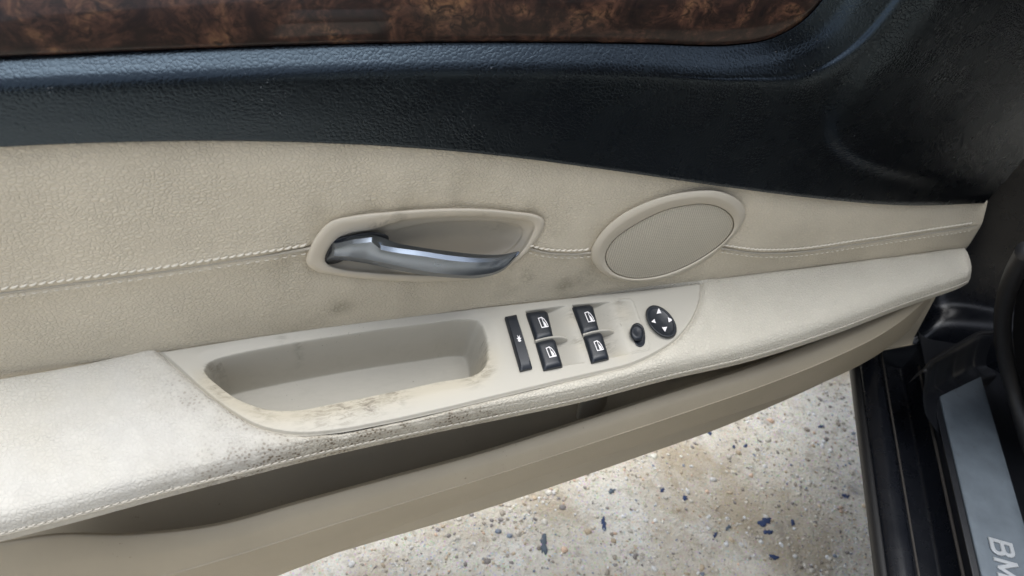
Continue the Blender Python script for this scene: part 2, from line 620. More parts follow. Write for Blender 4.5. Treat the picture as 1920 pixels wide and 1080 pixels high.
# boss on the hinge side
boss = np.array([L(x, y, 0.02)[[0, 2]] for x, y in [(1765, -60), (1720, 10), (1650, 92), (1595, 158), (1566, 220), (1565, 268), (1600, 306), (1700, 342), (1840, 366), (1990, 360), (2080, 100), (2050, -60)]])
P2 = g.reshape(-1, 3)[:, [0, 2]]
dd = sdf(P2, closed_spline(boss, 80))
lift = sstep(-0.005, 0.008, dd) * 0.0030
g[..., 1] -= lift.reshape(g.shape[:2])
grid_mesh('upper_panel', g, M['black'], door)

# ---- leather insert
arm_back = [(-90, 732), (0, 715), (150, 689), (300, 656), (600, 609), (950, 567), (1180, 543), (1318, 527), (1560, 497), (1700, 478), (1806, 463)]
r_top = [(-90, 276), (80, 267), (240, 263), (400, 261), (640, 266), (900, 285), (1130, 314), (1280, 336), (1540, 369), (1700, 381), (1848, 377)]
seam_px = [(-90, 559), (0, 547), (150, 527), (300, 507), (450, 484), (590, 462), (780, 462), (985, 464), (1040, 473), (1110, 473), (1230, 466), (1355, 464), (1420, 472), (1500, 470), (1600, 456), (1700, 441), (1826, 422)]
top3 = by_index([L(x, y - 6, -0.006) for x, y in r_top], 460)
top3b = by_index([L(x, y, 0.001) for x, y in r_top], 460)
bot3 = by_index([L(x, y + 4, -0.001) for x, y in arm_back], 460)
rows = [top3]
ts = np.linspace(0, 1, 200)
for t in ts:
    r = top3b * (1 - t) + bot3 * t
    r = r.copy()
    r[:, 1] -= 0.0045 * np.sin(math.pi * t) ** 0.7 if 0 < t < 1 else 0
    rows.append(r)
g = np.array(rows)
P2 = g.reshape(-1, 3)[:, [0, 2]]
seam2 = spline([L(x, y, 0.005)[[0, 2]].tolist() for x, y in seam_px], 90)
ds = line_dist(P2, seam2)
g[..., 1] += (0.0016 * np.exp(-(ds / 0.0016) ** 2) - 0.0012 * np.exp(-(ds / 0.010) ** 2)).reshape(g.shape[:2])
bez_out = [(574, 492), (580, 466), (597, 437), (620, 415), (665, 404), (740, 396), (820, 391), (900, 391), (960, 396), (1003, 402), (1019, 411), (1020, 426), (1004, 455), (985, 478), (960, 497), (925, 513), (885, 523), (840, 527), (780, 528), (700, 524), (640, 517), (592, 508)]
bez2 = np.array([L(x, y, 0.006)[[0, 2]] for x, y in bez_out])
db = sdf(P2, closed_spline(bez2, 70))
spk_out = [(1107.5, 475), (1121, 444), (1161, 405), (1223, 375), (1284, 360), (1345, 358), (1382, 373), (1397, 395), (1391, 422), (1365, 454), (1324, 488), (1263, 519), (1202, 529), (1151, 522), (1119, 502)]
spk2 = np.array([L(x, y, 0.006)[[0, 2]] for x, y in spk_out])
dk = sdf(P2, closed_spline(spk2, 50))
# leather pulled in around the surround, soft folds next to it
fold = np.exp(-np.clip(-db, 0, 1) / 0.030) * vnoise(P2 * np.array([1, 0.45]), 150, 3) * 0.0016
fold += 0.0006 * vnoise(P2, 60, 9)
pull = 0.0025 * np.exp(-np.clip(-db, 0, 1) / 0.008) + 0.002 * np.exp(-np.clip(-dk, 0, 1) / 0.008)
g[..., 1] -= (fold - pull).reshape(g.shape[:2])


def blobs(p2, items, conv):
    out = np.zeros(len(p2))
    for x, y, r, s in items:
        c = conv(x, y)
        out = np.maximum(out, s * np.exp(-((np.linalg.norm(p2 - c, axis=1) / r) ** 2)))
    return out


cv = lambda x, y: L(x, y, 0.005)[[0, 2]]
dirt = blobs(P2, [(640, 575, 0.010, .5), (632, 585, 0.006, .6), (990, 515, 0.012, .42), (1060, 540, 0.014, .5), (950, 540, 0.014, .3), (880, 330, 0.02, .15),
                  (1100, 520, 0.012, .5), (560, 640, 0.02, .3), (530, 480, 0.02, .18), (760, 360, 0.03, .10), (600, 395, 0.012, .15), (1040, 430, 0.012, .15)], cv)
dirt = np.maximum(dirt, 0.35 * np.exp(-np.clip(-db, 0, 1) / 0.002))
keep = (db < 0.0045).reshape(g.shape[:2])
grid_mesh('leather_insert', g, M['insert'], door, keep=keep, attr={'dirt': dirt}, solid=0.002)


# ---- seam: piping and stitches
def tube(name, pts, rad, mat, parent, k=8, cap=True):
    pts = np.array(pts)
    t = np.gradient(pts, axis=0)
    t /= np.linalg.norm(t, axis=1)[:, None]
    ref = np.array([0, -1.0, 0.02])
    a = np.cross(t, ref); a /= np.linalg.norm(a, axis=1)[:, None]
    b = np.cross(t, a)
    rad = np.broadcast_to(np.asarray(rad, float), (len(pts),))
    th = np.linspace(0, 2 * math.pi, k, endpoint=False)
    g = pts[:, None] + rad[:, None, None] * (a[:, None] * np.cos(th)[None, :, None] + b[:, None] * np.sin(th)[None, :, None])
    if name is None:
        return g
    return grid_mesh(name, g, mat, parent, wrap=True, cap='both' if cap else None)


def stitches(name, path, length, gap, rad, mat, parent, tilt=0.0):
    """one row of thread stitches along a path, joined (each is far too small to pick out)"""
    path = np.array(path)
    d = np.r_[0, np.cumsum(np.linalg.norm(np.diff(path, axis=0), axis=1))]
    V, Fc = [], []
    s = 0.0
    while s + length < d[-1]:
        sm = np.linspace(s, s + length, 6)
        p = np.stack([np.interp(sm, d, path[:, k]) for k in range(3)], 1)
        p[:, 2] += np.linspace(-tilt, tilt, 6)
        p[:, 1] -= np.sin(np.linspace(0, math.pi, 6)) * rad * 0.9
        rr = rad * np.array([0.45, 0.85, 1, 1, 0.85, 0.45])
        g = tube(None, p, rr, None, None, k=6)
        b0 = len(V)
        V.extend(g.reshape(-1, 3).tolist())
        for i in range(5):
            for j in range(6):
                Fc.append((b0 + i * 6 + j, b0 + i * 6 + (j + 1) % 6, b0 + (i + 1) * 6 + (j + 1) % 6, b0 + (i + 1) * 6 + j))
        s += length + gap
    o = poly_mesh(name, V, Fc, mat, parent, True)
    o['kind'] = 'stuff'
    return o


M['piping'] = plastic('piping_leather', (0.50, 0.46, 0.385), 0.5, 0.3)
for seg in ([(-90, 559), (0, 547), (150, 527), (300, 507), (450, 484), (530, 472), (586, 462)],
            [(992, 464), (1015, 470), (1040, 473), (1075, 474), (1112, 471)],
            [(1352, 463), (1420, 472), (1500, 470), (1600, 456), (1700, 441), (1826, 422)]):
    n = 90
    sc_ = 1.0 if seg[0][0] < 0 else 0.85
    pip = spline([L(x, y + 3 * sc_, 0.0066) for x, y in seg], n)
    tube('seam_piping', pip, 0.0010, M['piping'], door)
    up = spline([L(x, y - 6 * sc_, 0.0077) for x, y in seg], n)
    stitches('seam_stitching', up, 0.0046, 0.0006, 0.0009, M['seam_thread'], door, tilt=0.0007)
    dn = spline([L(x, y + 11 * sc_, 0.0071) for x, y in seg], n)
    stitches('seam_stitching', dn, 0.0036, 0.0026, 0.0005, M['seam_thread'], door)

# ---- door handle: surround with bowl, lever
NR = 160
bo = closed_spline(np.array(bez_out, float), NR)
ctr = np.array([800., 462.])
inner_px = [(611, 490), (619, 464), (636, 446), (664, 436), (700, 431), (727, 422), (756, 414), (794, 409), (850, 406), (900, 406), (960, 410), (992, 415), (1001, 424), (996, 440), (984, 462), (966, 482), (930, 500), (890, 510), (840, 514), (780, 514), (700, 510), (640, 503)]
bi = closed_spline(np.array(inner_px, float), NR)


def align(a, ref):
    """roll ring a to start near ref's start"""
    k = np.argmin(np.linalg.norm(a - ref[0], axis=1))
    return np.roll(a, -k, axis=0)


bi = align(bi, bo)
# bowl: deep on the right two thirds, shallow ledge under the lever's root
bowl_px = [(700, 478), (712, 462), (726, 450), (745, 436), (775, 426), (810, 420), (850, 417), (890, 416), (930, 418), (962, 423), (975, 430), (974, 444), (960, 462), (935, 478), (905, 488), (870, 495), (835, 498), (800, 499), (765, 497), (735, 494), (715, 490), (704, 485)]
bb = align(closed_spline(np.array(bowl_px, float), NR), bo)
floor_px = ctr + (bb - ctr) * 0.0


def ring3(px, w):
    return np.array([L(x, y, w) for x, y in px])


mid = lambda a, b, t: a * (1 - t) + b * t
cb = np.array([865., 458.])
rows = [ring3(bo, -0.006), ring3(bo, 0.0055), ring3(mid(bo, bi, .10), 0.0078), ring3(mid(bo, bi, .35), 0.0088), ring3(mid(bo, bi, .75), 0.0082),
        ring3(mid(bo, bi, .95), 0.0068), ring3(bi, 0.0045), ring3(mid(bi, bb, .2), 0.0015), ring3(mid(bi, bb, .75), -0.0015), ring3(bb, -0.0045),
        ring3(mid(bb, cb, .25), -0.0085), ring3(mid(bb, cb, .6), -0.0112), ring3(mid(bb, cb, .90), -0.0118), ring3(mid(bb, cb, .999), -0.0119)]
g = loft(rows, 5)
P2 = g.reshape(-1, 3)[:, [0, 2]]
dirt = blobs(P2, [(700, 422, 0.006, 1.0), (740, 404, 0.006, .8), (720, 412, 0.007, .9), (745, 410, 0.005, .9), (940, 440, 0.010, .35), (960, 428, 0.006, .3), (905, 398, 0.004, .5)], cv)
sur = grid_mesh('handle_surround', g, M['bezel'], door, wrap=True, cap='last', attr={'dirt': dirt * 0.8, 'yellow': dirt * 0.3})

lv = [  # top-back, ridge, face low, underside, back
    ([(614, 475), (622, 453), (660, 443), (697, 439), (722, 447), (742, 455), (790, 464), (850, 472), (900, 477), (940, 477), (973, 471)], [0.004, .004, .008, .009, .009, .010, .012, .014, .014, .012, .008]),
    ([(616, 478), (628, 457), (662, 449), (697, 445), (713, 459), (738, 464), (790, 471), (850, 480), (900, 484), (940, 482), (974, 472)], [0.007, .0115, .0145, .0145, .0155, .0165, .0185, .0205, .0205, .018, .0095]),
    ([(616, 482), (630, 464), (662, 457), (697, 454), (714, 468), (738, 473), (790, 480), (850, 489), (900, 492), (940, 488), (974, 473.5)], [0.009, .0155, .018, .018, .019, .020, .022, .024, .024, .021, .010]),
    ([(613, 486), (626, 480), (655, 481), (687, 486), (712, 491), (740, 497), (795, 508), (850, 515), (895, 516), (940, 505), (974, 474)], [0.009, .015, .017, .017, .018, .019, .021, .023, .023, .020, .010]),
    ([(612, 490), (626, 488), (655, 489), (687, 494), (714, 500), (742, 506), (797, 516), (852, 521), (898, 521), (942, 508), (975, 475)], [0.006, .008, .010, .010, .011, .012, .014, .016, .016, .014, .008]),
    ([(613, 488), (626, 480), (655, 478), (690, 478), (716, 486), (744, 492), (797, 500), (852, 506), (898, 508), (940, 500), (974, 474)], [-.004, -.006, -.008, -.008, -.002, .002, .006, .010, .011, .010, .007]),
]
NL = 120
def lever_rail(p):
    p = np.array(p)
    root = np.vstack([p[i] * (1 - t) + p[i + 1] * t for i in range(4) for t in np.linspace(0, 1, 8, endpoint=False)])
    return np.vstack([root, by_index(p[4:], NL - len(root))])


rl = [lever_rail([L(x, y, w) for (x, y), w in zip(px, ws)]) for px, ws in lv]
# cross sections around, wrap: order top-back, ridge, face..., back
V, Fc = [], []
for i in range(len(rl)):
    a, b = rl[i], rl[(i + 1) % len(rl)]
    k = {0: 5, 1: 2, 2: 7, 3: 4, 4: 3, 5: 3}[i]
    b0 = len(V)
    for t in np.linspace(0, 1, k + 1):
        p = a * (1 - t) + b * t
        p[:, 1] += {2: 0.0007, 0: -0.0008}.get(i, 0) * math.sin(math.pi * t)
        V += p.tolist()
    for r_ in range(k):
        for c_ in range(NL - 1):
            q0 = b0 + r_ * NL + c_
            Fc.append((q0, q0 + NL, q0 + NL + 1, q0 + 1))
b0 = len(V)
V += [r[0].tolist() for r in rl]
Fc.append(tuple(range(b0, b0 + len(rl))))
lever = poly_mesh('handle_lever', V, Fc, M['chrome'], sur, True)
md = lever.modifiers.new('edges', 'EDGE_SPLIT'); md.split_angle = R(14)
# black pivot seat under the lever's root
bs = closed_spline(np.array([(607, 492), (617, 462), (626, 449), (660, 440), (700, 435), (728, 443), (728, 452), (700, 462), (660, 480), (630, 494)], float), 60)
g = loft([ring3(bs, -0.004), ring3(bs, 0.0052), ring3(mid(bs, bs.mean(0), .1), 0.0062), ring3(mid(bs, bs.mean(0), .95), 0.0062)], 2, True)
grid_mesh('handle_pivot_seat', g, M['black_smooth'], sur, wrap=True, cap='last')

# ---- speaker
so = closed_spline(np.array(spk_out, float), 120)
gr_px = [(1134, 483), (1147, 454), (1182, 426), (1243, 395), (1284, 385), (1324, 382), (1356, 391), (1374, 408), (1376, 426), (1361, 449), (1324, 478), (1273, 505), (1222, 520), (1178, 521), (1146, 508)]
si = align(closed_spline(np.array(gr_px, float), 120), so)
rows = [ring3(so, -0.006), ring3(so, 0.006), ring3(mid(so, si, .12), 0.0085), ring3(mid(so, si, .5), 0.0105), ring3(mid(so, si, .9), 0.0095), ring3(si, 0.0085), ring3(mid(si, si.mean(0), .02), 0.003)]
sp = grid_mesh('speaker_ring', loft(rows, 5), M['ring'], door, wrap=True)
cs = si.mean(0)
rows = [ring3(mid(si, cs, .012), 0.003), ring3(mid(si, cs, .015), 0.0078)] + [ring3(mid(si, cs, t), 0.0078 + 0.0022 * (1 - (1 - t) ** 2)) for t in (.05, .15, .3, .5, .7, .85, .98)]
grid_mesh('speaker_grille', loft(rows, 3), M['grille'], sp, wrap=True, cap='last')

# ---- armrest pad
AX = [-90, 0, 150, 300, 450, 600, 800, 950, 1100, 1250, 1400, 1550, 1700, 1806]
ab = np.array(arm_back)
bot_px = [(-120, 1046), (0, 1016), (150, 977), (300, 936), (450, 897), (600, 859), (800, 815), (950, 784), (1100, 752), (1250, 713), (1400, 679), (1550, 632), (1700, 575), (1797, 541), (1815, 531)]
back_px = [(-120, 737), (0, 715), (150, 689), (300, 656), (450, 632), (600, 609), (800, 584), (950, 567), (1100, 551), (1250, 535), (1400, 517), (1550, 498), (1700, 478), (1780, 467), (1808, 464)]
rise = [75, 72, 68, 64, 60, 52, 44, 42, 40, 42, 46, 44, 40, 34, 24]      # pixels from the lower edge to where the top rolls over
NA = 420
def rail(pxs, h):
    return by_index([LP(x, y, hh) for (x, y), hh in zip(pxs, h if isinstance(h, list) else [h] * len(pxs))], NA)


sh_px = [(x, y - r) for (x, y), r in zip(bot_px, rise)]
mid_px = [((x0 + x1) / 2, (y0 + y1) / 2) for (x0, y0), (x1, y1) in zip(back_px, sh_px)]
sh2_px = [(x, y - r * .55) for (x, y), r in zip(bot_px, rise)]
st_px = [(x, y - r * .23) for (x, y), r in zip(bot_px, rise)]
lip_px = [(x, y - r * .16) for (x, y), r in zip(bot_px, rise)]
rails = [rail(back_px, -0.004), rail([(x, y + 3) for x, y in back_px], 0.0), rail(mid_px, 0.0018), rail(sh_px, 0.0), rail(sh2_px, -0.0045),
         rail(st_px, -0.0125)]
g = loft(rails, 22)
tail = loft([rails[-1], rail(lip_px, -0.0155), rail(bot_px, -0.024)], 6)
under = [by_index([LP(x, y - 2, -0.028) for x, y in bot_px], NA)]
ub = under[0] + np.array([0, 0.02, 0.003])
g = np.concatenate([g, tail[1:], under[0][None], ub[None]])
# the far end rolls down
end = [LP(x, y, h) for x, y, h in [(1808, 464, 0), (1818, 480, 0), (1823, 500, -.001), (1823, 518, -.006), (1819, 530, -0.022)]]
plate_back = [(297, 658), (450, 633), (600, 611), (800, 586), (950, 569), (1100, 553), (1250, 537), (1316, 529)]
plate_front = [(297, 658), (340, 697), (385, 737), (430, 771), (475, 797), (520, 810), (570, 814.5), (640, 808), (700, 797), (800, 776), (900, 752), (1000, 728), (1100, 704), (1180, 685), (1230, 663), (1270, 636), (1299, 600), (1314, 562), (1316, 529)]
pl_poly = np.array([LP(x, y)[:2] for x, y in plate_back[:-1] + plate_front[:0:-1]])
P2 = g.reshape(-1, 3)[:, :2]
rowi = np.repeat(np.arange(g.shape[0]), g.shape[1])
top_rows = rowi < g.shape[0] - 8
dp = sdf(P2, pl_poly)
dn = np.where(top_rows, -0.0045 * sstep(-0.0035, 0.0015, dp) + 0.0016 * np.exp(-((dp + 0.009) / 0.007) ** 2), 0)
dn += np.where(top_rows, 0.0007 * vnoise(P2, 70, 5), 0)
g += (dn[:, None] * AN).reshape(g.shape)
cvp = lambda x, y: LP(x, y)[:2]
front_line = spline([cvp(x, y - 10) for x, y in bot_px[1:9]], 60)
dfront = line_dist(P2, front_line)
u = P2[:, 0]
u_a, u_b = cvp(330, 900)[0], cvp(1000, 760)[0]
zone = sstep(u_a - 0.05, u_a + 0.06, u) * (1 - sstep(u_b - 0.07, u_b + 0.02, u))
dirt = zone * (1.15 * np.exp(-(dfront / 0.010) ** 2) + 0.75 * np.exp(-(dfront / 0.030) ** 2))
zone2 = sstep(cvp(330, 700)[0] - 0.01, cvp(430, 780)[0], u) * (1 - sstep(cvp(650, 800)[0], cvp(960, 760)[0], u))
dirt = np.maximum(dirt, 0.85 * zone2 * np.exp(-np.clip(-dp, 0, 1) / 0.012))
dirt = np.maximum(dirt, blobs(P2, [(640, 812, 0.010, 1.2), (755, 797, 0.008, 1.2), (760, 830, 0.014, 1.2), (660, 840, 0.022, .9), (560, 850, 0.03, .7), (350, 740, 0.02, .55), (300, 700, 0.015, .3), (870, 800, .014, .8)], cvp))
wear = np.clip(blobs(P2, [(270, 850, 0.085, 1.0), (60, 930, 0.06, .85), (430, 850, 0.05, .9)], cvp) + 0.25 * vnoise(P2, 130, 12), 0, 1) * (1 - sstep(cvp(500, 800)[0], cvp(640, 800)[0], u))
pad = grid_mesh('armrest_pad', g, M['pad'], door, keep=(dp < 0.004).reshape(g.shape[:2]), attr={'dirt': np.clip(dirt, 0, 1.2), 'wear': wear})
# end cap of the armrest
ec = np.array([g[:, -1, :]])
cen = g[10:-4, -1, :].mean(0)
rows = [g[:, -1, :]]
for t, s in ((0.3, .004), (0.7, .0065), (0.98, .007)):
    rr_ = g[:, -1, :] * (1 - t) + cen * t
    rr_ = rr_ + np.array([s, 0, 0])
    rows.append(rr_)
grid_mesh('armrest_end', np.array(rows), M['pad'], door)
# stitched seam along the lower edge
stp = spline([LP(x, y + 1, -0.0118) for x, y in st_px], 300)
stitches('armrest_stitching', stp, 0.0042, 0.0012, 0.0006, M['thread'], pad, tilt=0.0003)
wl = spline([LP(x, y - .5, -0.0150) for x, y in lip_px], 300)
tube('armrest_welt', wl, 0.0010, M['piping'], pad)

# ---- switch plate with its pocket
NPL, MPL = 620, 210
pb = spline([LP(x, y, 0.0006) for x, y in plate_back], NPL)
pf = spline([LP(x, y, 0.0006) for x, y in plate_front], NPL)
# align both rails by plate length so that columns run across
def by_u(r, us):
    return np.stack([np.interp(us, r[:, 0], r[:, k]) for k in range(3)], 1)


us = pb[0, 0] + (min(pb[-1, 0], pf[:, 0].max()) - pb[0, 0]) * (0.5 - 0.5 * np.cos(np.linspace(0, math.pi, NPL))) * 1.0
us = 0.75 * np.linspace(us[0], us[-1], NPL) + 0.25 * us
A_, B_ = by_u(pb, us), None
pfm = pf[np.argsort(pf[:, 0])]
B_ = by_u(pfm, us)
B_[0] = A_[0]; 
tt = 0.5 - 0.5 * np.cos(np.linspace(0, math.pi, MPL))
tt = 0.7 * np.linspace(0, 1, MPL) + 0.3 * tt
g = A_[None] * (1 - tt[:, None, None]) + B_[None] * tt[:, None, None]
P2 = g.reshape(-1, 3)[:, :2]
pk_px = [(384, 692), (398, 676), (440, 664), (520, 648), (620, 631), (720, 616), (800, 606), (868, 598), (898, 602), (910, 624), (914, 655), (911, 683), (890, 700), (820, 714), (720, 735), (630, 753), (560, 766), (510, 766), (455, 750), (412, 722)]
pk = closed_spline(np.array([LP(x, y)[:2] for x, y in pk_px]), 90)
dq = sdf(P2, pk)
h = np.where(dq > 0, 0, 0) - 0.0022 * sstep(-0.011, 0.001, dq) - 0.048 * sstep(-0.001, 0.0065, dq)
edge = sdf(P2, np.vstack([A_[::10, :2], A_[-1:, :2], B_[::-1, :2][::10]]))
h -= 0.0025 * (1 - sstep(0.0, 0.0022, edge))
h += 0.0002 * vnoise(P2, 120, 4)
# switch wells: scoops that rise towards the hinge side
def well(px4, depth):
    q = np.array([LP(x, y)[:2] for x, y in px4])       # TL, TR, BR, BL
    d = sdf(P2, q)
    e1 = ((q[1] - q[0]) + (q[2] - q[3])) / 2
    w = np.linalg.norm(e1); e1 = e1 / w
    e2 = ((q[3] - q[0]) + (q[2] - q[1])) / 2
    base = (q[0] + q[3]) / 2
    nrm = np.array([e2[1], -e2[0]]); nrm /= np.linalg.norm(nrm)
    if nrm @ e1 < 0: nrm = -nrm
    s = ((P2 - base) @ nrm) / abs((q[1] - base) @ nrm)
    prof = depth * (1 - sstep(0.42, 1.02, s))
    return np.where(d > -0.0004, 1, 0) * sstep(-0.0004, 0.0008, d) * prof


h -= well([(986, 584), (1066, 573), (1098, 680), (1021, 691)], 0.0095)
h -= well([(1074, 573), (1149, 566), (1184, 663), (1111, 678)], 0.0095)
ln = np.array([LP(x, y)[:2] for x, y in [(1160, 563), (1180, 562), (1186, 568), (1217, 652), (1214, 657), (1184, 663)]])
h += 0.0006 * np.exp(-(line_dist(P2, ln) / 0.0008) ** 2)
slot = closed_spline(np.array([LP(x, y)[:2] for x, y in [(1183, 614), (1190, 606), (1200, 606), (1207, 616), (1210, 636), (1208, 648), (1200, 651), (1192, 646), (1186, 632)]]), 40)
g = g + (h[:, None] * AN).reshape(g.shape)
rim_front = spline([cvp(x, y) for x, y in [(395, 715), (440, 750), (500, 775), (560, 775), (640, 760), (740, 740), (860, 715), (905, 695), (912, 670)]], 60)
dr = line_dist(P2, rim_front)
yellow = np.clip(1.0 * np.exp(-(dr / 0.011) ** 2), 0, 1) * (1 - sstep(0.002, 0.008, dq))
dirt = blobs(P2, [(640, 768, 0.012, .9), (690, 752, 0.012, 1.0), (740, 738, 0.010, .8), (420, 722, 0.012, .7), (500, 762, 0.012, .7), (905, 690, 0.008, 1.0), (885, 706, 0.008, .8),
                  (528, 634, .004, .5), (560, 640, .004, .4), (1075, 590, 0.006, .5), (1140, 640, 0.008, .6), (1160, 570, 0.006, .5), (1085, 640, .006, .5),
                  (600, 770, .02, .5), (1160, 590, .012, .3)], cvp)
dirt = np.maximum(dirt, 0.5 * np.exp(-((dq) / 0.0025) ** 2) * (dr < 0.02))
dirt = np.maximum(dirt, 0.10 * sstep(0.0, 0.004, dq) * (0.5 + 0.5 * vnoise(P2, 200, 21)))
yellow = np.maximum(yellow, blobs(P2, [(1075, 600, .007, .6), (1170, 590, .008, .5), (1165, 665, .007, .6), (1090, 650, .006, .5)], cvp))
switch_plate = grid_mesh('switch_plate', g, M['plate'], door, attr={'dirt': dirt, 'yellow': yellow})


# ---- rockers and other controls
def quad3(px4, h):
    return [LP(x, y, h) for x, y in px4]


def bil(q, s, t):
    return (q[0] * (1 - s) + q[1] * s) * (1 - t) + (q[3] * (1 - s) + q[2] * s) * t


def block(name, px4, top, skirt, mat, parent, prof, ns=20, nt=16, bev=0.13, bevh=0.0018):
    """button whose top follows prof(s,t); sides drop to skirt"""
    q = quad3(px4, top)
    S = np.r_[0, np.linspace(0, 1, ns), 1]
    T = np.r_[0, np.linspace(0, 1, nt), 1]
    g = np.zeros((len(T), len(S), 3))
    for j, t in enumerate(T):
        for i, s in enumerate(S):
            out = i in (0, len(S) - 1) or j in (0, len(T) - 1)
            if out:
                g[j, i] = bil(q, s, t) - AN * (top - skirt)
            else:
                e = min(min(s, 1 - s) / bev, min(t, 1 - t) / bev, 1.0)
                g[j, i] = bil(q, s, t) + AN * (prof(s, t) - bevh * (1 - e) ** 2)
    o = grid_mesh(name, g, mat, parent)
    md = o.modifiers.new('edges', 'EDGE_SPLIT'); md.split_angle = R(50)
    return q


def flat_poly(name, pts2, q, prof, mat, parent, lift=0.0004):
    """flat print: polygon given in (s,t) of the block's top"""
    n = len(pts2)
    vs_ = [bil(q, s, t) + AN * (prof(s, t) + lift) for s, t in pts2]
    poly_mesh(name, vs_, [tuple(range(n))], mat, parent)


def stroke(pts, wd, closed=False):
    """ribbon quads in (s,t)"""
    pts = [np.array(p, float) for p in pts]
    if closed:
        pts = pts + [pts[0]]
    quads = []
    for a, b in zip(pts[:-1], pts[1:]):
        d = b - a
        l = np.linalg.norm(d)
        if l < 1e-6: continue
        n = np.array([-d[1], d[0]]) / l * wd / 2
        e = d / l * wd * 0.4
        quads.append([a - n - e, b - n + e, b + n + e, a + n - e])
    return quads


def symbol(name, polys, q, prof, mat, parent, lift=0.0004):
    V, Fc = [], []
    for i, p in enumerate(polys):
        b = len(V)
        V += [bil(q, s, t) + AN * (prof(s, t) + lift + 0.00002 * i) for s, t in p]
        Fc.append(tuple(range(b, b + len(p))))
    return poly_mesh(name, V, Fc, mat, parent)


def rocker_prof(s, t):
    return 0.0012 * math.sin(math.pi * min(1, s * .9)) - 0.0050 * max(0, (s - 0.72) / 0.28) ** 2


def icon(x0, y0, w, hgt):
    f = lambda p: (x0 + p[0] * w, y0 + p[1] * hgt)
    out = [(0.0, 0.06), (0.42, 0.0), (0.66, 0.20), (0.86, 0.55), (0.97, 1.0), (0.10, 1.0)]
    polys = stroke([f(p) for p in out], 0.035, True)
    polys += stroke([f(p) for p in [(0.42, 0.04), (0.50, 0.95)]], 0.03)
    polys.append([f(p) for p in [(0.48, 0.42), (0.62, 0.50), (0.76, 0.72), (0.80, 1.0), (0.50, 1.0)]])
    return polys


rk = [[(988, 585), (1031, 581), (1042, 630), (1006, 638)], [(1006, 641), (1045, 633), (1060, 684), (1021, 692)],
      [(1075, 574), (1116, 570), (1128, 618), (1094, 626)], [(1096, 629), (1133, 621), (1147, 670), (1111, 678)]]
sym = [(0.37, 0.28), (0.32, 0.30), (0.37, 0.30), (0.32, 0.32)]
for px4, (sx, sy) in zip(rk, sym):
    # the printed corners belong to the top face: lifted above the plate
    me_parent = None
    q = quad3(px4, 0.0045)
    S_before = set(bpy.data.objects)
    block('window_switch', px4, 0.0045, -0.009, M['rocker'], door, rocker_prof)
    o = [x for x in bpy.data.objects if x not in S_before][0]
    symbol('window_symbol', icon(sx, sy, 0.36, 0.36), q, rocker_prof, M['mark'], o)

# divider fins between each pair
for fx in ([(1004, 639), (1022, 634), (1040, 631.5), (1054, 632), (1064, 636)], [(1093, 627.5), (1110, 622.5), (1128, 619.5), (1142, 619), (1151, 622)]):
    hs_ = [0.0040, 0.0046, 0.0042, 0.0028, -0.001]
    wd = 2.2
    tp = by_index([LP(x, y - wd, h_) for (x, y), h_ in zip(fx, hs_)], 24)
    bt = by_index([LP(x, y + wd * .6, h_) for (x, y), h_ in zip(fx, hs_)], 24)
    lo = AN * -0.012
    grid_mesh('divider_fin', np.array([tp + lo, tp - AN * .0004, (tp + bt) / 2 + AN * .0003, bt - AN * .0004, bt + lo]), M['plate'], door)

# long button on the left
lb = [(948, 592), (969, 588), (999, 688), (977, 693)]
lprof = lambda s, t: 0.0008 * math.sin(math.pi * t)
S_before = set(bpy.data.objects)
q = block('sunblind_button', lb, 0.0050, -0.004, M['rocker'], door, lprof, 10, 24, 0.10, 0.0016)
o = [x for x in bpy.data.objects if x not in S_before][0]
polys = [[(0.44, .40), (0.56, .445), (0.66, .41), (.62, .46), (0.74, .47), (.60, .485), (.66, .52), (.50, .535), (.36, .51), (.44, .49), (.32, .46), (.46, .455)]]
symbol('blind_symbol', polys, q, lprof, M['mark'], o)

# mirror dial
def disc_px(cx, cy, ex, ey, n=64):
    """ellipse by centre and two half-axes in pixels, on the armrest plane"""
    th = np.linspace(0, 2 * math.pi, n, endpoint=False)
    return np.stack([cx + ex[0] * np.cos(th) + ey[0] * np.sin(th), cy + ex[1] * np.cos(th) + ey[1] * np.sin(th)], 1)


def ringP(px, h):
    return np.array([LP(x, y, h) for x, y in px])


dc = np.array([1240., 602.5])
dpx = disc_px(1240, 602.5, (28.5, 9), (6, 29.5))
low = dpx + np.array([0, 1.0])
rows = [ringP(low, -0.003), ringP(low, 0.0012), ringP(mid(dpx, dc, .02), 0.0034), ringP(mid(dpx, dc, .07), 0.0044), ringP(mid(dpx, dc, .16), 0.0044),
        ringP(mid(dpx, dc, .24), 0.0036), ringP(mid(dpx, dc, .6), 0.0028), ringP(mid(dpx, dc, .97), 0.0024)]
dial = grid_mesh('mirror_dial', loft(rows, 4), M['rocker'], door, wrap=True, cap='last')
for tri in ([(1235, 577), (1231, 588.5), (1240, 587)], [(1262, 599.5), (1252, 595), (1254, 604.5)], [(1247, 622), (1241, 614), (1251, 612.5)], [(1221, 603.5), (1227, 598), (1230, 606)]):
    poly_mesh('arrow_mark', [LP(x, y, 0.0042) for x, y in tri], [(0, 1, 2)], M['mark'], dial)

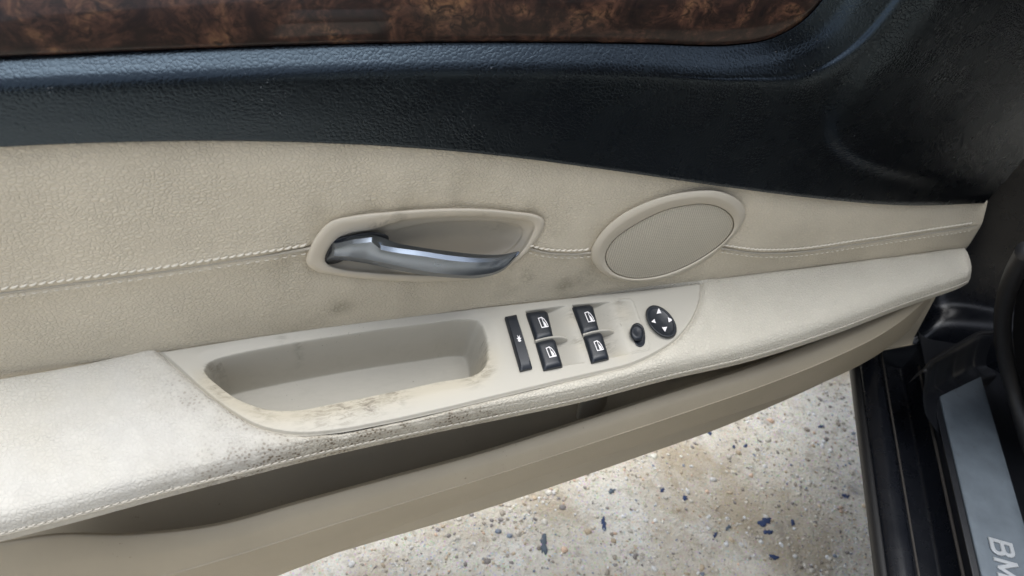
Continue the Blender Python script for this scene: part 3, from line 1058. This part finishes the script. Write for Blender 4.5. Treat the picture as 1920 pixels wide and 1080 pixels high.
# mirror selector knob on its slot
slot_px = closed_spline(np.array([(1183, 616), (1189, 607), (1198, 606), (1206, 613), (1210, 632), (1208, 646), (1201, 650.5), (1193, 647), (1187, 634)], float), 48)
cs_ = slot_px.mean(0)
rows = [ringP(slot_px, -0.002), ringP(slot_px, 0.0012), ringP(mid(slot_px, cs_, .12), 0.0016), ringP(mid(slot_px, cs_, .3), 0.0011), ringP(mid(slot_px, cs_, .95), 0.0008)]
sl = grid_mesh('mirror_selector', loft(rows, 3), M['rocker'], door, wrap=True, cap='last')
kp = disc_px(1194.5, 624, (13, -1.5), (2.5, 15.5), 48)
kc = np.array([1194.5, 623.])
rows = [ringP(kp, 0.0005), ringP(kp, 0.0035), ringP(mid(kp, kc, .10) + [0, -1.5], 0.0052), ringP(mid(kp, kc, .35) + [0, -2], 0.0062), ringP(mid(kp, kc, .7) + [0, -2], 0.0060), ringP(mid(kp, kc, .97) + [0, -2], 0.0058)]
grid_mesh('selector_knob', loft(rows, 4), M['rocker'], sl, wrap=True, cap='last')

# ---- map pocket below the armrest
NPK = 220
pk_top = [(-120, 1034), (0, 1020), (110, 1004), (250, 1003), (400, 986), (560, 943), (720, 899), (900, 850), (1100, 787), (1260, 735), (1400, 690), (1500, 652), (1600, 610), (1680, 572), (1730, 545)]
pk_cre = [(-120, 1150), (0, 1128), (140, 1108), (290, 1080), (430, 1042), (590, 992), (750, 943), (930, 888), (1120, 826), (1290, 770), (1440, 718), (1560, 670), (1650, 626), (1710, 584), (1748, 548)]
pk_bot = [(-200, 1370), (-60, 1310), (100, 1245), (270, 1178), (440, 1111), (610, 1045), (780, 979), (960, 914), (1130, 858), (1300, 800), (1440, 754), (1560, 710), (1650, 662), (1705, 618), (1745, 565)]
wt = np.r_[np.full(9, 0.074), 0.070, 0.062, 0.050, 0.038, 0.026, 0.014]
wb = wt - np.r_[np.full(11, 0.012), 0.010, 0.008, 0.004, 0.002]
def wr(px, ws, dy=0, dw=0):
    return by_index([L(x, y + dy, w + dw) for (x, y), w in zip(px, ws)], NPK)


down = np.array([0, 0, -1.0])
inl = wr(pk_top, wt, 0, -0.008)
rows = [inl + down * 0.10, inl + down * 0.004, wr(pk_top, wt, -1, -0.003), wr(pk_top, wt, 2, 0.002),
        wr([(a[0] * .5 + b[0] * .5, a[1] * .5 + b[1] * .5) for a, b in zip(pk_top, pk_cre)], wt, 0, 0.010), wr(pk_cre, wt, 0, 0.014),
        wr([(a[0] * .85 + b[0] * .15, a[1] * .85 + b[1] * .15) for a, b in zip(pk_cre, pk_bot)], wt, 0, 0.0135),
        wr([(a[0] * .06 + b[0] * .94, a[1] * .06 + b[1] * .94) for a, b in zip(pk_cre, pk_bot)], wb, 0, 0.004), wr(pk_bot, wb, 0, 0.0), ]
g = loft(rows, 7)
b2 = wr(pk_bot, wb, 0, 0.0); b2 = b2.copy(); b2[:, 1] += 0.05
g = np.concatenate([g, b2[None]])
pocket = grid_mesh('map_pocket', g, M['pocket'], door)
# its back wall and floor
bw_top = [L(x, y, -0.012) + np.array([0, 0, -0.02]) for x, y in back_px]
bw = by_index(bw_top, NPK)
f0 = bw.copy(); f0[:, 2] -= 0.11
f0[:, 1] = np.minimum(f0[:, 1], 0.012) - 0.012
front = inl + down * 0.10
fr = np.stack([np.interp(f0[:, 0], front[:, 0], front[:, k]) for k in range(3)], 1)
fr[:, 0] = f0[:, 0]
g = loft([bw, mid(bw, f0, .5), mid(bw, f0, .92), mid(f0, fr, .12) + [0, 0, -.004], mid(f0, fr, .6) + [0, 0, -0.006], fr], 5)
grid_mesh('pocket_liner', g, M['pocket'], door)
# the strut seen inside the pocket mouth
q0, q1 = L(1078, 790, 0.03), L(1135, 745, 0.03)
ts_ = np.linspace(0, 1, 10)
rows = []
for k, (x, y, w) in enumerate([(1070, 810, 0.012), (1076, 775, 0.030), (1092, 750, 0.034), (1110, 745, 0.034)]):
    pass
g = np.array([[L(1072, 800, .004), L(1078, 780, .010), L(1085, 755, .012)], [L(1080, 800, .016), L(1086, 778, .020), L(1094, 752, .022)],
              [L(1120, 792, .016), L(1124, 768, .020), L(1128, 740, .022)], [L(1132, 790, .004), L(1136, 765, .010), L(1140, 735, .012)]])
grid_mesh('pocket_strut', loft(list(g), 6), M['ring'], door)

# ================================================================== car body at the hinge side
XR = lambda x, z: LC(x, 900, z)[0]
YF, YB = 0.42, -0.75


def extrude(name, prof, mat, y0=YB, y1=YF, ny=40, bend=None, parent=car):
    ys = np.linspace(y0, y1, ny)
    # refine profile with small rounded corners
    pr = np.array(prof, float)
    P = []
    for i in range(len(pr)):
        if 0 < i < len(pr) - 1:
            a, b, c = pr[i - 1], pr[i], pr[i + 1]
            r1_ = min(0.004, np.linalg.norm(a - b) * .4); r2_ = min(0.004, np.linalg.norm(c - b) * .4)
            pa = b + (a - b) / np.linalg.norm(a - b) * r1_
            pc = b + (c - b) / np.linalg.norm(c - b) * r2_
            for t in (0, .33, .67, 1):
                P.append((1 - t) ** 2 * pa + 2 * t * (1 - t) * b + t * t * pc)
        else:
            P.append(pr[i])
    P = np.array(P)
    g = np.zeros((len(P), ny, 3))
    for j, y in enumerate(ys):
        g[:, j, 0] = P[:, 0]
        g[:, j, 1] = y
        g[:, j, 2] = P[:, 1]
    if bend is not None:
        g = bend(g)
    return grid_mesh(name, g, mat, parent)


def rise_front(g):
    """the sill sweeps up into the pillar towards the front"""
    y = g[..., 1]
    g[..., 2] += 0.30 * np.clip((y - 0.10) / 0.20, 0, 2) ** 2 * 0.5
    return g


# outer seal strip, painted step, channel
x_o, x_a, x_b, x_c, x_d = XR(1623, .318), XR(1642, .322), XR(1687, .326), XR(1743, .305), XR(1787, .345)
extrude('sill_edge_seal', [(x_o + .20, 0.10), (x_o + .10, 0.20), (x_o + .012, 0.294), (x_o, 0.310), (x_o + .003, 0.318), (x_a, 0.320), (x_a + .002, 0.316)], M['rubber'])
extrude('painted_sill', [(x_a, 0.310), (x_a + .001, 0.322), ((x_a + x_b) / 2, 0.327), (x_b, 0.326), (x_b + .004, 0.320), (x_b + .006, 0.300), (x_c - .004, 0.298), (x_c, 0.310), (x_c + .003, .326)], M['paint'])
M['dusty'] = plastic('dusty_seal', (0.045, 0.04, 0.036), 0.7, 0.2)
tube('sill_seam_seal', [(x_c + .001, y, 0.327) for y in np.linspace(YB, 0.045, 40)], 0.0018, M['dusty'], car)
tube('sill_joint_bead', [(x_b + .003, y, 0.3265) for y in np.linspace(YB, 0.06, 40)], 0.0013, M['dusty'], car)
x_e = XR(1884, .345)
extrude('sill_cover', [(x_c + .002, 0.318), (x_c + .004, 0.334), (x_c + .012, 0.341), (x_d - .003, 0.343), (x_d + .03, 0.3435), (x_e + .003, 0.343), (x_e + .012, 0.339), (x_e + .02, 0.325), (x_e + .05, 0.318), (x_e + .10, 0.30)], M['trim'], YB, 0.10,
        bend=lambda g: g)

# the metal scuff plate
c4 = [LC(1762, 744, .345), LC(1839, 707, .345)]
sl_ = (c4[1][0] - c4[0][0])
px0, px1 = c4[0][0], c4[1][0]
ys = np.linspace(0, 1, 30)
def plate_row(x, z):
    t = (x - px0) / (px1 - px0)
    yend = c4[0][1] * (1 - t) + c4[1][1] * t
    return np.array([(x, YB + (yend - YB) * s, z) for s in ys])


rows = [plate_row(px0, 0.3435), plate_row(px0, 0.3452), plate_row(px0 + .0012, 0.3460), plate_row((px0 + px1) / 2, 0.3464), plate_row(px1 - .0012, 0.3460), plate_row(px1, 0.3452), plate_row(px1, 0.3435)]
scuff = grid_mesh('scuff_plate', loft(rows, 3, True), M['scuff'], car)


# embossed letters: strokes in plate coordinates (a across, b along the plate)
def letter(strokes, oy, size, wdt, name):
    V, Fc = [], []
    for st_ in strokes:
        for a, b in zip(st_[:-1], st_[1:]):
            a = np.array(a, float); b = np.array(b, float)
            d = b - a; l = np.linalg.norm(d)
            if l < 1e-6: continue
            n_ = np.array([-d[1], d[0]]) / l * wdt / 2
            e = d / l * wdt * 0.42
            base = [a - n_ - e, b - n_ + e, b + n_ + e, a + n_ - e]
            c_ = (a + b) / 2
            k = len(V)
            for lv_, z, sh in ((0, .3463, 1.0), (1, .3473, 1.0), (2, .3478, 0.72)):
                for p in base:
                    if sh < 1:
                        # chamfer towards the stroke's axis
                        ax = a + d * np.clip(((p - a) @ d) / (l * l), 0, 1)
                        p = ax + (p - ax) * sh
                    # letters read with their tops towards the inside of the car
                    V.append((lx0 + p[1] * size, oy - p[0] * size, z + len(Fc) * 2.5e-6))
            for r_ in range(2):
                for j in range(4):
                    Fc.append((k + r_ * 4 + j, k + r_ * 4 + (j + 1) % 4, k + r_ * 4 + 4 + (j + 1) % 4, k + r_ * 4 + 4 + j))
            Fc.append((k + 8, k + 9, k + 10, k + 11))
    return poly_mesh(name, V, Fc, M['bright'], scuff)


b_tl = LC(1851, 1007, .347)
b_bl = LC(1853, 1007, .347)
lx0 = LC(1856, 1008, .347)[0]
top_x = LC(1891, 1008, .347)[0]
size = (top_x - lx0) * 1.0
y_b = LC(1853, 1007, .347)[1]
arc = lambda cx, cy, rx, ry, a0, a1, n: [(cx + rx * math.cos(t), cy + ry * math.sin(t)) for t in np.linspace(a0, a1, n)]
Bst = [[(0, 0), (0, 1)], [(0, 1), (.42, 1)] + arc(.42, .765, .26, .235, math.pi / 2, -math.pi / 2, 9) + [(0, .53)], [(.42, .53)] + arc(.46, .265, .28, .265, math.pi / 2, -math.pi / 2, 9) + [(0, 0)]]
Mst = [[(0, 0), (0, 1), (.42, .12), (.84, 1), (.84, 0)]]
Wst = [[(0, 1), (.28, 0), (.55, .9), (.82, 0), (1.1, 1)]]
y_m = LC(1862, 1046, .347)[1]
letter(Bst, y_b - .1 * size, size, 0.215, 'letter_b')
letter(Mst, y_m - .05 * size, size, 0.215, 'letter_m')
letter(Wst, y_m - 1.30 * size, size, 0.215, 'letter_w')

# hinge pillar: painted surface sweeping up from the sill
def pil(x, y, z):
    return LC(x, y, z)


rowsP = []
NPi = 40
def prow(pts):
    return spline([np.array(p) for p in pts], NPi)


yA = 0.06
rowsP = [prow([(x_a + .13, 0.05, 0.20), (x_c + .10, 0.05, 0.20), (x_d + .04, 0.05, .20), (x_e + .20, .05, .20)]),
         prow([(x_a + .012, 0.07, 0.316), (x_c, 0.075, 0.325), (x_d + .02, 0.085, .345), (x_e + .05, .10, .35), (x_e + .22, .12, .35)]),
         prow([(x_a + .012, 0.105, 0.332), (x_c, 0.115, 0.345), (x_d + .02, 0.125, .372), (x_e + .04, .135, .385), (x_e + .22, .15, .39)]),
         prow([(x_a + .012, 0.140, 0.37), (x_c, 0.15, 0.39), (x_d + .02, 0.155, .42), (x_e + .04, .16, .44), (x_e + .22, .17, .45)]),
         prow([(x_a + .02, 0.165, 0.44), (x_c + .005, 0.175, 0.47), (x_d + .02, 0.178, .50), (x_e + .04, .18, .52), (x_e + .22, .19, .53)]),
         prow([(x_a + .025, 0.19, 0.60), (x_c + .005, 0.195, 0.62), (x_d + .02, 0.197, .64), (x_e + .04, .20, .66), (x_e + .22, .20, .66)]),
         prow([(x_a + .03, 0.24, 0.95), (x_c + .01, 0.245, 0.95), (x_d + .02, 0.247, .95), (x_e + .04, .25, .95), (x_e + .22, .25, .95)])]
grid_mesh('hinge_pillar', loft(rowsP, 8), M['paint'], car)

# ribbed end of the sill cover, arching up on to the pillar
arch = [(1733, 700), (1748, 682), (1775, 663), (1806, 645), (1836, 629), (1864, 626)]
hi = by_index([LC(x, y, .395) for x, y in arch], 80)
lo = by_index([(x_c + .004, hi[0, 1] - .035, .336)] + [LC(x, y, .343) for x, y in [(1760, 750), (1785, 737), (1815, 723), (1842, 711), (1868, 704)]], 80)
md_ = mid(lo, hi, .5); md_[:, 2] = 0.350
rg_ = np.zeros(80)
for c_ in (.28, .52, .78):
    rg_ += np.exp(-((np.linspace(0, 1, 80) - c_) / .035) ** 2)
lo2, hi2 = lo.copy(), hi.copy()
md_[:, 2] += 0.005 * rg_
q_ = mid(md_, hi, .5); q_[:, 2] = .367 + .005 * rg_
hi3 = hi.copy(); hi3[:, 1] += 0.010; hi3[:, 2] -= 0.002
lo4 = lo.copy(); lo4[:, 2] -= .02
grid_mesh('sill_cover_end', loft([lo4, lo2, md_, q_, hi2, hi3 + [0, 0.004, -0.03]], 7), M['trim'], car)
tube('sill_cover_lip', hi + [0, 0.002, 0.001], 0.0028, M['rubber'], car)

# door weatherstrip curving round the opening
ws_px = [(1925, 470, .62), (1903, 510, .57), (1887, 555, .52), (1880, 600, .475), (1882, 650, .435), (1893, 705, .40), (1908, 760, .375), (1925, 820, .36), (1955, 920, .352), (2010, 1090, .35), (2100, 1350, .35)]
tube('weatherstrip', spline([LC(x, y, z) for x, y, z in ws_px], 120), 0.0085, M['rubber'], car, k=14)
# footwell: kick panel and carpet
kick = [[LC(1925, 480, .60), LC(1905, 560, .50), LC(1900, 640, .42), LC(1915, 740, .36), LC(1945, 850, .33), LC(2060, 1150, .33)]]
k0 = by_index(kick[0], 60)
k1 = k0 + np.array([0.06, 0.01, -0.01])
k2 = k0 + np.array([0.14, 0.02, -0.10])
k3 = k0 * np.array([1, 1, 0]) + np.array([0.60, 0.02, 0.18])
grid_mesh('footwell_carpet', loft([k0, k1, k2, k3], 6), M['carpet'], car)

# the rest of the car around the opening: it shades the sill and is what the door faces
def skin(name, rails, mat, m_=5, solid=0.012):
    return grid_mesh(name, loft([spline([np.array(p, float) for p in r], 30) for r in rails], m_), mat, car, solid=solid)


skin('front_wing', [[(.16, .26, .22), (.14, .7, .20), (.14, 1.2, .22)], [(.03, .26, .5), (.0, .7, .5), (.0, 1.2, .5)],
                    [(-.02, .24, .80), (-.04, .7, .78), (-.02, 1.2, .74)], [(.06, .24, .95), (.06, .7, .90), (.10, 1.2, .84)], [(.5, .3, 1.0), (.5, .7, .96), (.5, 1.2, .9)]], M['paint'])
skin('windscreen_pillar', [[(.03, .30, .92), (.12, -.15, 1.24), (.20, -.55, 1.40)], [(.09, .34, .95), (.18, -.11, 1.27), (.25, -.52, 1.43)], [(.15, .34, .95), (.22, -.11, 1.25), (.29, -.52, 1.41)]], M['paint'])
skin('roof', [[(.20, -.5, 1.41), (.20, -1.4, 1.45), (.20, -2.4, 1.36)], [(.45, -.45, 1.46), (.45, -1.4, 1.50), (.45, -2.4, 1.40)], [(.9, -.42, 1.48), (.9, -1.4, 1.52), (.9, -2.4, 1.42)], [(1.55, -.5, 1.41), (1.55, -1.4, 1.45), (1.55, -2.4, 1.36)]], M['paint'])
skin('rear_door', [[(.02, -1.02, .24), (-.02, -1.6, .24), (0, -2.3, .26)], [(-.03, -1.02, .55), (-.06, -1.6, .55), (-.04, -2.3, .55)], [(0, -1.02, .90), (-.03, -1.6, .90), (0, -2.3, .92)], [(.19, -1.15, 1.40), (.18, -1.6, 1.42), (.2, -2.3, 1.36)]], M['paint'])
skin('far_side_trim', [[(1.5, .3, .25), (1.5, -1, .25), (1.5, -2.3, .25)], [(1.56, .3, .7), (1.56, -1, .7), (1.56, -2.3, .7)], [(1.5, .3, 1.0), (1.5, -1, 1.4), (1.5, -2.3, 1.3)]], M['carpet'])
skin('dashboard', [[(.16, .28, .35), (.8, .3, .35), (1.5, .28, .35)], [(.16, .10, .62), (.8, .12, .62), (1.5, .10, .62)], [(.16, .02, .80), (.8, .02, .82), (1.5, .02, .80)], [(.14, .2, .94), (.8, .2, .95), (1.5, .2, .94)]], M['carpet'])
skin('floor_carpet', [[(.17, .2, .27), (.17, -1, .27), (.17, -2.2, .27)], [(.8, .2, .24), (.8, -1, .24), (.8, -2.2, .24)], [(1.5, .2, .26), (1.5, -1, .26), (1.5, -2.2, .26)]], M['carpet'])
seat = skin('seat_cushion', [[(.26, -.42, .36), (.5, -.40, .36), (.76, -.42, .36)], [(.24, -.44, .50), (.5, -.42, .49), (.78, -.44, .50)], [(.24, -.70, .50), (.5, -.70, .47), (.78, -.70, .50)], [(.26, -.96, .46), (.5, -.96, .45), (.76, -.96, .46)]], M['insert'], solid=0.08)
skin('seat_back', [[(.26, -.92, .44), (.5, -.94, .44), (.76, -.92, .44)], [(.24, -.94, .7), (.5, -.98, .7), (.78, -.94, .7)], [(.28, -1.08, 1.05), (.5, -1.12, 1.08), (.74, -1.08, 1.05)]], M['insert'], solid=0.09)

# ================================================================== aggregate on the ground
import itertools
ico_v = []
t_ = (1 + 5 ** .5) / 2
ico_v = np.array([(-1, t_, 0), (1, t_, 0), (-1, -t_, 0), (1, -t_, 0), (0, -1, t_), (0, 1, t_), (0, -1, -t_), (0, 1, -t_), (t_, 0, -1), (t_, 0, 1), (-t_, 0, -1), (-t_, 0, 1)])
ico_v /= np.linalg.norm(ico_v[0])
ico_f = np.array([(0, 11, 5), (0, 5, 1), (0, 1, 7), (0, 7, 10), (0, 10, 11), (1, 5, 9), (5, 11, 4), (11, 10, 2), (10, 7, 6), (7, 1, 8), (3, 9, 4), (3, 4, 2), (3, 2, 6), (3, 6, 8), (3, 8, 9), (4, 9, 5), (2, 4, 11), (6, 2, 10), (8, 6, 7), (9, 8, 1)])
NS = 44000
# the patch the photograph shows, with a margin
xs = rng.uniform(-0.55, 1.0, NS); ysn = rng.uniform(0.25, 1.35, NS)
size_s = np.clip(rng.lognormal(math.log(0.0017), 0.5, NS), 0.0009, 0.0062)
clump = vnoise(np.stack([xs, ysn], 1), 26, 31) + 0.5 * vnoise(np.stack([xs, ysn], 1), 70, 32)
keep_s = rng.uniform(0, 1, NS) < 0.55 + 0.9 * clump
xs, ysn, size_s = xs[keep_s], ysn[keep_s], size_s[keep_s]
n = len(xs)
rot = rng.uniform(0, 6.283, n)
jit = 1 + rng.normal(0, 0.16, (n, 12))
vv = ico_v[None] * jit[..., None] * np.stack([np.ones(n), rng.uniform(.6, 1, n), rng.uniform(.35, .7, n)], 1)[:, None]
c_, s_ = np.cos(rot)[:, None], np.sin(rot)[:, None]
vx = vv[..., 0] * c_ - vv[..., 1] * s_
vy = vv[..., 0] * s_ + vv[..., 1] * c_
V = np.stack([vx * size_s[:, None] + xs[:, None], vy * size_s[:, None] + ysn[:, None], vv[..., 2] * size_s[:, None] + 0.0002], -1).reshape(-1, 3)
Fc = (ico_f[None] + (np.arange(n) * 12)[:, None, None]).reshape(-1, 3)
me = bpy.data.meshes.new('aggregate')
me.vertices.add(len(V)); me.vertices.foreach_set('co', V.astype(np.float32).reshape(-1))
me.loops.add(len(Fc) * 3); me.loops.foreach_set('vertex_index', Fc.astype(np.int32).reshape(-1))
me.polygons.add(len(Fc)); me.polygons.foreach_set('loop_start', np.arange(0, len(Fc) * 3, 3, dtype=np.int32))
me.update(calc_edges=True)
pal = np.array([(.62, .58, .50), (.55, .50, .42), (.66, .65, .62), (.48, .38, .26), (.30, .26, .21), (.60, .42, .30), (.72, .70, .66), (.22, .20, .19), (.20, .24, .30), (.56, .50, .36)])
pw = np.array([.20, .18, .14, .10, .12, .04, .07, .11, .03, .03])
ci = rng.choice(len(pal), n, p=pw / pw.sum())
cc = np.clip(pal[ci] * rng.uniform(.95, 1.45, (n, 1)), 0, .85)
ca = me.attributes.new('Col', 'FLOAT_COLOR', 'POINT')
ca.data.foreach_set('color', np.repeat(np.c_[cc, np.ones(n)], 12, axis=0).astype(np.float32).reshape(-1))
agg = link('aggregate', me, M['stones'], None, True)
agg['kind'] = 'stuff'
agg['label'] = 'small exposed stones set in the pale concrete'
agg['category'] = 'gravel'


# flakes of blue paint lying on the concrete
def G(x, y, z=0.0):
    d = ray(x, y)
    return CAM + d * ((z - CAM_H) / d[2])


def flake(px, py, wpx, hpx, mat, label, seed, name='paint_flake'):
    r = np.random.default_rng(seed)
    n = 26
    th = np.linspace(0, 2 * math.pi, n, endpoint=False)
    rad = np.clip(1.0 + 0.35 * np.sin(th * 2 + r.uniform(0, 6)) + 0.2 * np.sin(th * 5 + r.uniform(0, 6)) + r.normal(0, .14, n), .25, 1.7)
    c = G(px, py)
    pts = np.array([G(px + wpx * .40 * math.cos(a) * k, py + hpx * .40 * math.sin(a) * k) for a, k in zip(th, rad)]) - c
    top = pts.copy(); top[:, 2] = 0.0010 + r.normal(0, .0001, n)
    lo = pts * 1.02; lo[:, 2] = 0.0
    g = np.array([lo, top, top * .5 + [0, 0, .0010]])
    o = grid_mesh(name, g, mat, None, wrap=True, cap='last')
    o.location = tuple(c)
    o['label'] = label
    o['category'] = 'paint flake'
    o['group'] = 'paint flakes on the concrete'
    return o


flake(1434, 978, 28, 20, M['flake'], 'largest blue paint flake on the concrete, a narrow one touching its lower side', 1)
flake(1440, 998, 18, 12, M['flake'], 'narrow blue paint flake just below the largest one', 2)
flake(1451, 1045, 18, 12, M['flake'], 'blue paint flake lowest in the picture, below the largest one', 3)
flake(1132, 982, 12, 26, M['flake'], 'tall thin blue paint flake on the concrete, farthest left', 4)
flake(1284, 934, 14, 9, M['flake'], 'flat blue paint flake in the middle of the concrete', 5)
flake(1242, 919, 9, 9, M['flake'], 'tiny blue paint flake left of the flat one', 6)
flake(1341, 1003, 10, 10, M['flake'], 'small round blue paint flake left of the largest one', 7)
flake(1398, 836, 7, 9, M['flake'], 'small dark blue flake, rightmost of a loose row below the door', 8)
flake(1376, 838, 7, 6, M['flake'], 'small dark blue flake, middle of a loose row below the door', 9)
flake(1330, 812, 11, 7, M['flake'], 'blue flake right under the lower edge of the door', 10)
flake(1586, 930, 13, 10, M['flake'], 'blue flake close beside the dark sill edge', 11)
flake(1540, 800, 10, 8, M['flake'], 'blue flake on the upper right of the concrete', 12)
flake(1486, 980, 10, 10, M['flake'], 'small blue flake just right of the largest one', 13)
flake(1020, 1020, 20, 34, M['flake_grey'], 'large slate grey paint patch on the concrete at lower left', 14)
flake(1147, 921, 16, 9, M['flake_grey'], 'small slate grey patch below the door edge', 15)
flake(1365, 990, 12, 11, M['flake_grey'], 'slate grey patch left of the blue flakes', 16)
